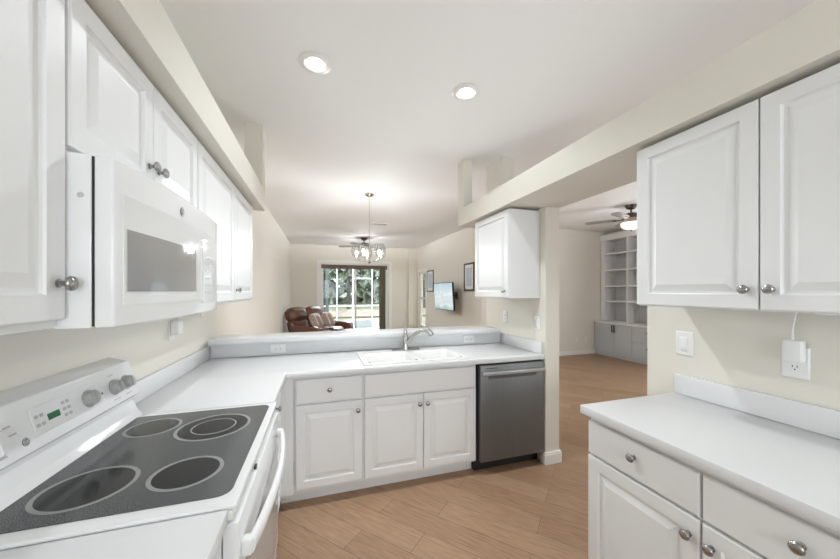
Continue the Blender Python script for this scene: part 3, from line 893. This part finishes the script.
# ------------------------------------------------------------------ ceiling lights
def recessed(x, y, label, lit=True, group=None):
    t = thing('recessed_light', label, 'ceiling light', (x, y, H), 0, group)
    B().lathe([(0.062, -0.001), (0.094, -0.001), (0.096, -0.005), (0.088, -0.010), (0.066, -0.012), (0.060, -0.006), (0.062, -0.001)], (x, y, H), (0, 0, 1), 40).build('trim_ring', M_TRIM, t)
    B().lathe([(0.061, -0.003), (0.050, -0.001), (0.049, -0.002), (0.060, -0.006), (0.061, -0.003)], (x, y, H), (0, 0, 1), 40).build('baffle', M_GREY, t)
    B().lathe([(0, -0.002), (0.050, -0.002), (0.048, -0.012), (0.038, -0.019), (0.02, -0.024), (0, -0.025)], (x, y, H), (0, 0, 1), 32).build('lens', M_LENS if lit else M_PLATE, t, smooth=60)
    if lit:
        l = light('recessed_lamp', 'SPOT', (x, y, H - 0.03), RECESS_W * 4, 0.035, (0, 0, 0), (0.90, 0.96, 1.0), t)
        l.data.spot_size = math.radians(135)
        l.data.spot_blend = 0.5
    return t
recessed(-0.03, 2.035, 'lit recessed ceiling light above the corner by the left cabinets')
recessed(0.972, 2.015, 'lit recessed ceiling light above the sink nearer the right beam')

def spot_fan(x, y, label, rot, watts, blade_len=0.52):
    t = thing('ceiling_fan', label, 'ceiling fan', (x, y, H))
    B().lathe([(0, 0), (0.085, 0), (0.085, -0.02), (0.06, -0.06), (0.022, -0.075), (0, -0.075)], (x, y, H), seg=28).build('canopy', M_BRONZE, t)
    B().cyl((x, y, H - 0.07), (x, y, H - 0.14), 0.014).build('downrod', M_BRONZE, t)
    B().lathe([(0, -0.13), (0.06, -0.13), (0.12, -0.155), (0.135, -0.19), (0.135, -0.22), (0.10, -0.25), (0.07, -0.26), (0.07, -0.275), (0, -0.275)], (x, y, H), seg=32).build('motor_housing', M_BRONZE, t)
    for k in range(5):
        a = rot + k * 2 * PI / 5
        Mx = Matrix.Translation((x, y, H - 0.225)) @ Matrix.Rotation(a, 4, 'Z') @ Matrix.Rotation(math.radians(7), 4, 'X')
        b = bmesh.new()
        pts = [(0.20, -0.05), (0.30, -0.062), (blade_len + 0.08, -0.068), (blade_len + 0.13, -0.05), (blade_len + 0.145, 0), (blade_len + 0.13, 0.05), (blade_len + 0.08, 0.068), (0.30, 0.062), (0.20, 0.05)]
        lo = [b.verts.new((p[0], p[1], -0.004)) for p in pts]; hi = [b.verts.new((p[0], p[1], 0.004)) for p in pts]
        for i in range(len(pts)):
            j = (i + 1) % len(pts)
            b.faces.new((lo[i], lo[j], hi[j], hi[i]))
        b.faces.new(lo[::-1]); b.faces.new(hi)
        bl = B().add(b, Mx).build('blade', M_BLADE, t, smooth=0)
        b2 = bmesh.new()
        bmesh.ops.create_cube(b2, size=1)
        for v in b2.verts:
            v.co = Vector((0.18 + v.co.x * 0.16, v.co.y * (0.03 if v.co.x < 0 else 0.07), -0.007 + v.co.z * 0.006))
        B().add(b2, Mx).build('bracket', M_BRONZE, bl, smooth=0)
    B().lathe([(0.145, -0.285), (0.15, -0.30), (0.14, -0.34), (0.11, -0.375), (0.06, -0.395), (0, -0.40), (0, -0.392), (0.055, -0.388), (0.105, -0.37), (0.134, -0.337), (0.143, -0.30), (0.139, -0.285), (0.145, -0.285)], (x, y, H), seg=36).build('light_bowl', M_LAMP, t, smooth=60)
    B().lathe([(0, -0.400), (0.012, -0.401), (0.014, -0.41), (0.006, -0.42), (0, -0.422)], (x, y, H), seg=16).build('finial', M_BRONZE, t)
    light('fan_lamp', 'POINT', (x, y, H - 0.31), watts, 0.11, color=(0.93, 0.965, 1.0), parent=t)
    return t
spot_fan(4.80, 3.86, 'bronze ceiling fan with lit glass bowl in the living room', math.radians(200), 210)
spot_fan(1.09, 8.35, 'dark ceiling fan with lit bowl near the sliding glass door', math.radians(20), 680)

ch = thing('chandelier', 'chrome chandelier with clear glass shades hanging beyond the bar ledge', 'chandelier', (0.671, 4.55, H))
cx, cy_ = 0.671, 4.55
B().lathe([(0, 0), (0.068, 0), (0.068, -0.012), (0.05, -0.03), (0.012, -0.04), (0, -0.04)], (cx, cy_, H), seg=28).build('canopy', M_CHROME, ch)
B().cyl((cx, cy_, H - 0.04), (cx, cy_, 1.96), 0.006).build('rod', M_CHROME, ch)
B().lathe([(0, 1.84), (0.012, 1.845), (0.02, 1.86), (0.012, 1.88), (0.016, 1.90), (0.026, 1.93), (0.016, 1.97), (0.008, 1.99), (0, 1.99)], (cx, cy_, 0), seg=20).build('hub', M_NICKEL, ch)
for k in range(5):
    a = math.radians(20 + 72 * k)
    ex, ey = cx + 0.185 * math.cos(a), cy_ + 0.185 * math.sin(a)
    pts = []
    for i in range(9):
        u = i / 8
        r_ = 0.015 + 0.17 * u
        pts.append((cx + r_ * math.cos(a), cy_ + r_ * math.sin(a), 1.915 - 0.045 * math.sin(PI * u) + 0.0 * u))
    arm = B().tube(pts, 0.005, 8).lathe([(0, 1.905), (0.016, 1.91), (0.020, 1.925), (0.014, 1.935), (0, 1.935)], (ex, ey, 0), seg=16).build('arm', M_CHROME, ch)
    B().lathe([(0.022, 1.93), (0.055, 1.95), (0.073, 1.99), (0.074, 2.04), (0.062, 2.11), (0.060, 2.11), (0.071, 2.04), (0.070, 1.99), (0.053, 1.953), (0.02, 1.934)], (ex, ey, 0), seg=24).build('glass_shade', M_CLEAR, arm, smooth=60)
    B().lathe([(0, 1.936), (0.010, 1.936), (0.011, 1.96), (0.020, 1.985), (0.022, 2.0), (0.014, 2.02), (0, 2.028)], (ex, ey, 0), seg=16).build('bulb', M_BULB, arm, smooth=60)
light('chandelier_lamp', 'POINT', (cx, cy_, 1.96), 175, 0.05, color=(0.93, 0.965, 1.0), parent=ch)
vt = thing('ceiling_vent', 'small white ceiling vent past the chandelier', 'vent', (1.17, 6.5, H))
B().plate([1.0, 1.03, 1.31, 1.34], [6.40, 6.43, 6.57, 6.60], lambda x, y: not (1.03 < x < 1.31 and 6.43 < y < 6.57), H - 0.014, H - 0.001).build('frame', M_TRIM, vt, smooth=0)
t = B()
for k in range(6):
    t.box(1.03, 1.31, 6.437 + k * 0.023, 6.447 + k * 0.023, H - 0.012, H - 0.003)
t.build('louvre', M_GREY, vt, smooth=0)

# ------------------------------------------------------------------ dining room furnishings
def pic(y0, y1, z0, z1, label):
    t = thing('picture_frame', label, 'picture', (3.049, (y0 + y1) / 2, z0))
    w, h = y1 - y0, z1 - z0
    U, V, W = AX['-X']
    B().panel((3.047, y1, z0), U, V, W, w, h, [(0, 0), (0, 0.022), (0.004, 0.025), (0.032, 0.020), (0.036, 0.010)]).build('frame', M_FRAME, t, smooth=0)
    B().panel((3.036, y1 - 0.036, z0 + 0.036), U, V, W, w - 0.072, h - 0.072, [(0, -0.003), (0, 0.0)]).build('mat_board', M_MAT, t, smooth=0)
    B().panel((3.0355, y1 - 0.10, z0 + 0.10), U, V, W, w - 0.20, h - 0.20, [(0, 0), (0, 0.001)]).build('print', M_PRINT, t, smooth=0)
pic(8.394, 8.945, 1.425, 2.05, 'dark framed print beside the tall window, farther from the kitchen')
pic(5.913, 6.385, 1.45, 2.05, 'dark framed print near the end of the dining wall, closer to the kitchen')
tv = thing('television', 'flat screen television on a swing arm between the two framed prints', 'television', (2.70, 6.80, 1.325), math.radians(3))
tv.rotation_euler[1] = math.radians(-4)
B().box(-0.0, 0.045, -0.50, 0.50, -0.315, 0.315, 0.006).build('housing', M_BLACK, tv, (0, 0, 0))
B().box(-0.003, -0.0005, -0.488, 0.488, -0.297, 0.303).build('screen', M_TV, tv, (0, 0, 0), smooth=0)
B().box(0.045, 0.06, -0.12, 0.12, -0.12, 0.12).box(0.06, 0.10, -0.03, 0.03, -0.03, 0.03).box(0.10, 0.32, -0.02, 0.02, -0.025, 0.025).box(0.32, 0.335, -0.07, 0.07, -0.08, 0.08).build('mount_arm', M_BLACK, tv, (0, 0, 0), smooth=0)

# brown reclining loveseat, turned 45 degrees towards the room
sf = thing('recliner_loveseat', 'brown leather reclining loveseat in the corner by the sliding glass door', 'sofa', (0.0, 8.38, 0), math.radians(53))
# local: long axis X, faces -Y
for s in (-1, 1):
    x0 = -0.62 if s < 0 else 0.02
    B().soft(x0, x0 + 0.60, -0.42, 0.30, 0.22, 0.50, 0.08, 0.03).build('seat', M_LEATHER, sf, (0, 0, 0))
    Mx = Matrix.Translation((x0 + 0.30, 0.36, 0.45)) @ Matrix.Rotation(math.radians(-16), 4, 'X')
    bk = B().soft(-0.29, 0.29, -0.10, 0.12, -0.02, 0.30, 0.07, 0.03, Mx).build('backrest', M_LEATHER, sf, (0, 0, 0))
    B().soft(-0.29, 0.29, -0.13, 0.12, 0.27, 0.58, 0.09, 0.04, Mx).build('head_cushion', M_LEATHER, bk, (0, 0, 0))
    B().soft(x0 + 0.04, x0 + 0.56, -0.95, -0.45, 0.30, 0.46, 0.07, 0.02).build('footrest', M_LEATHER, sf, (0, 0, 0))
for s in (-1, 1):
    B().soft(0.62 if s > 0 else -0.72, 0.84 if s > 0 else -0.62, -0.45, 0.36 if s < 0 else 0.42, 0.04, 0.62, 0.05, 0.02).build('arm', M_LEATHER, sf, (0, 0, 0))
B().box(-0.65, 0.65, -0.40, 0.40, 0.03, 0.24, 0.01).build('base', M_LEATHER, sf, (0, 0, 0))
B().box(-0.60, 0.60, 0.40, 0.46, 0.05, 0.60, 0.02).build('rear_panel', M_LEATHER, sf, (0, 0, 0))
for x_ in (-0.6, 0.6):
    for y_ in (-0.35, 0.35):
        B().cyl((x_, y_, 0), (x_, y_, 0.035), 0.03).build('foot', M_BLACK, sf, (0, 0, 0))
def pillow(loc, rz, tilt, label, m2):
    t = thing('throw_pillow', label, 'pillow', loc, rz)
    Mx = Matrix.Rotation(math.radians(tilt), 4, 'X')
    b = B().soft(-0.19, 0.19, -0.05, 0.05, 0.0, 0.35, 0.048, 0.035, Mx)
    c_ = b.build('cover', M_PILLOW, t, (0, 0, 0))
    for k in (-0.09, 0.07):
        B().soft(k - 0.02, k + 0.02, -0.088, 0.088, 0.02, 0.33, 0.015, 0.0, Mx).build('stripe', m2, t, (0, 0, 0))
S = lambda lx, ly, z: (sf.location.x + lx * math.cos(sf.rotation_euler.z) - ly * math.sin(sf.rotation_euler.z), sf.location.y + lx * math.sin(sf.rotation_euler.z) + ly * math.cos(sf.rotation_euler.z), z)
pillow(S(-0.30, -0.20, 0.57), sf.rotation_euler.z, -30, 'taupe striped throw pillow on the nearer seat of the leather loveseat', M_PILLOW2)
pillow(S(0.16, -0.20, 0.57), sf.rotation_euler.z, -30, 'taupe striped throw pillow on the seat of the loveseat nearer the glass door', M_PILLOW2)

# door drapery
vl = tag(B().box(DX0 + 0.02, DX1 - 0.05, 10.004, 10.028, 2.135, 2.255, 0.003).build('valance', M_VAL, origin=(1.05, 10.015, 2.135)), 'dark brown rolled shade across the top of the glass door', 'window shade')
t = B()
for k in range(4):
    x = 1.80 + k * 0.052
    t.tube([(x, 9.955, 0.06), (x, 9.955, 2.20)], 0.026, 10)
tag(t.build('drape', M_DRAPE, origin=(1.88, 9.955, 0.06)), 'narrow olive drape gathered at the right side of the glass door', 'curtain')

# ------------------------------------------------------------------ built-in shelves in the living room
bs = thing('bookcase', 'built-in bookcase with white open shelves over grey cabinets in living room', 'bookcase', (6.3, 4.6, 0))
YA, YB = 3.55, 5.78
B().box(6.07, 6.61, YA, YB, 0.09, 0.73).build('base_carcass', M_SHGREY, bs, smooth=0)
B().box(6.09, 6.61, YA, YB, 0.0, 0.09).build('plinth', M_SHGREY, bs, smooth=0)
B().box(6.03, 6.61, YA, YB, 0.73, 0.765, 0.003).build('base_top', M_SHELF, bs)
B().box(6.58, 6.61, YA, YB, 0.765, 2.66).build('back_panel', M_SHBACK, bs, smooth=0)
for y0_, y1_ in ((5.68, 5.78), (5.105, 5.135), (4.55, 4.58), (3.98, 4.01), (3.55, 3.58)):
    B().box(6.25, 6.58, y0_, y1_, 0.765, 2.66).build('upright', M_SHELF, bs, smooth=0)
for z in (1.213, 1.556, 1.921, 2.296):
    for y0_, y1_ in ((5.135, 5.68), (4.58, 5.105), (4.01, 4.55), (3.58, 3.98)):
        B().box(6.255, 6.58, y0_, y1_, z - 0.014, z + 0.014).build('shelf', M_SHELF, bs, smooth=0)
B().box(6.22, 6.61, YA, YB, 2.60, 2.74, 0.004).build('crown', M_SHELF, bs)
def bar_pull(y, z, parent, vert=True):
    b = B().box(6.015, 6.025, y - (0.011 if vert else 0.07), y + (0.011 if vert else 0.07), z - (0.08 if vert else 0.011), z + (0.08 if vert else 0.011), 0.002)
    b.box(6.024, 6.05, y - 0.005, y + 0.005, z - 0.05 if vert else z - 0.005, z - 0.04 if vert else z + 0.005)
    b.build('pull', M_BLACK, parent)
FLAT = [(0, -0.018), (0, -0.002), (0.002, 0.0)]
for y0_, y1_, py in ((5.265, 5.70, 5.29), (4.85, 5.26, 5.235)):
    dd = door('-X', 6.05, y0_, y1_, 0.105, 0.722, bs, m=M_SHGREY, prof=FLAT); bar_pull(py, 0.63, dd)
for z0_, z1_ in ((0.105, 0.41), (0.415, 0.722)):
    dd = door('-X', 6.05, 4.36, 4.845, z0_, z1_, bs, 'drawer', m=M_SHGREY, prof=FLAT); bar_pull(4.46, (z0_ + z1_) / 2 + 0.06, dd, False)
for y0_, y1_, py in ((3.96, 4.355, 3.99), (3.56, 3.955, 3.925)):
    dd = door('-X', 6.05, y0_, y1_, 0.105, 0.722, bs, m=M_SHGREY, prof=FLAT); bar_pull(py, 0.63, dd)

# ------------------------------------------------------------------ outdoors
struct('porch_floor', B().box(-1.0, 3.0, 10.145, 12.9, -0.12, -0.02), M_SLAB, 'pale slab of the screened porch')
struct('lawn', B().box(-40, 45, 12.9, 70, -0.5, -0.15), M_LAWN, 'sunny lawn beyond the porch')
struct('side_yard', B().box(3.25, 30, 6.0, 12.9, -0.5, -0.1), M_LAWN, 'lawn beside the dining room window')
struct('garden_bed', B().box(-20, 25, 19, 27, -0.15, -0.05), M_MULCH, 'tan bed of mulch under the trees')
pe = bpy.data.objects.new('porch_enclosure', None); C.objects.link(pe); pe.location = (1.0, 12.8, 0)
pe['label'] = 'white aluminium frame of the screened porch beyond the sliding door'; pe['category'] = 'porch enclosure'
for x, w in ((-0.9, 0.05), (0.617, 0.03), (1.234, 0.06), (2.0, 0.04), (2.85, 0.05)):
    B().box(x - w / 2, x + w / 2, 12.78, 12.83, -0.02, 2.75).build('post', M_ALU, pe, smooth=0)
B().box(-0.9, 2.85, 12.78, 12.83, 0.84, 0.885).build('rail', M_ALU, pe, smooth=0)
B().box(1.26, 1.98, 12.78, 12.83, 1.93, 1.98).build('rail', M_ALU, pe, smooth=0)
B().box(-0.9, 2.85, 12.78, 12.83, 2.70, 2.80).build('header_beam', M_ALU, pe, smooth=0)
B().box(1.26, 1.98, 12.785, 12.825, -0.02, 0.30).build('kick_plate', M_GREY, pe, smooth=0)
B().box(2.835, 2.885, 10.2, 12.78, 0.80, 0.85).build('side_rail', M_ALU, pe, smooth=0)
B().box(2.85, 2.855, 10.2, 12.78, -0.02, 2.75).build('side_screen', M_SCREEN, pe, smooth=0)
B().box(0.18, 0.30, 12.60, 12.72, -0.02, 2.75).build('dark_post', M_DARKPOST, pe, smooth=0)
B().box(-0.9, 0.18, 12.80, 12.805, 0.9, 2.7).build('screen', M_SCREEN, pe, smooth=0)
B().box(-1.0, 3.0, 10.145, 10.9, 2.80, 2.86).build('roof', M_ALU, pe, smooth=0)
def tree(x, y, hgt, rad, label, lm, n=1100, group=None):
    t = thing('tree', label, 'tree', (x, y, -0.15), 0, group)
    pts = [(x + random.uniform(-1, 1) * 0.12 * i, y, -0.15 + hgt * 0.75 * i / 5) for i in range(6)]
    B().tube(pts, [0.16 - 0.02 * i for i in range(6)], 8).build('trunk', M_BARK, t, smooth=60)
    b = bmesh.new()
    blobs = [(x + random.uniform(-1, 1) * rad * 0.7, y + random.uniform(-1, 1) * rad * 0.6, hgt * random.uniform(0.35, 0.95), rad * random.uniform(0.4, 0.6)) for _ in range(9)]
    for _ in range(n):
        bx, by, bz, br = random.choice(blobs)
        d = Vector((random.gauss(0, 1), random.gauss(0, 1), random.gauss(0, 1))).normalized() * br * random.uniform(0.6, 1.0)
        c = Vector((bx, by, bz)) + d
        s_ = random.uniform(0.10, 0.24)
        u = Vector((random.gauss(0, 1), random.gauss(0, 1), random.gauss(0, 1))).normalized()
        v = u.orthogonal().normalized()
        vs = [b.verts.new(c + u * s_), b.verts.new(c + v * s_ * 0.5), b.verts.new(c - u * s_), b.verts.new(c - v * s_ * 0.5)]
        b.faces.new(vs)
    B().add(b).build('foliage', lm, t, smooth=0)
for i, (x, y, hh, rr, lab) in enumerate(((-3.5, 26, 8, 2.6, 'leafy tree seen at the left edge of the glass door'), (0.3, 24, 9, 2.4, 'leafy tree beyond the left glass panel'), (2.4, 29, 8.5, 2.2, 'leafy tree beyond the middle of the glass door'), (6.2, 24, 9, 2.2, 'leafy tree beyond the right glass panel'), (9.5, 29, 9, 3.0, 'leafy tree hidden mostly by the olive drape'), (-1.2, 33, 10, 2.6, 'tall tree far back left beyond the porch'), (8.5, 33, 9, 2.6, 'tall tree far back right beyond the porch'))):
    tree(x, y, hh, rr, lab, M_LEAF1)
tree(6.6, 19.0, 5.2, 1.9, 'green tree outside the tall narrow dining window', M_LEAF2, 900)

b = bmesh.new()
for _ in range(9000):
    r_ = random.random()
    c = Vector((random.uniform(-22, 32), random.uniform(40, 47), 9.5 * r_ * random.uniform(0.75, 1.0) - 0.1))
    u = Vector((random.gauss(0, 1), random.gauss(0, 0.6), random.gauss(0, 1))).normalized() * random.uniform(0.35, 0.85)
    v = u.orthogonal().normalized() * random.uniform(0.25, 0.5)
    b.faces.new([b.verts.new(c + u), b.verts.new(c + v), b.verts.new(c - u), b.verts.new(c - v)])
wd = B().add(b).build('woodland', M_LEAF1, origin=(5, 43, 0), smooth=0)
wd['kind'] = 'stuff'; wd['label'] = 'grey green woodland closing the view beyond the lawn'; wd['category'] = 'woodland'
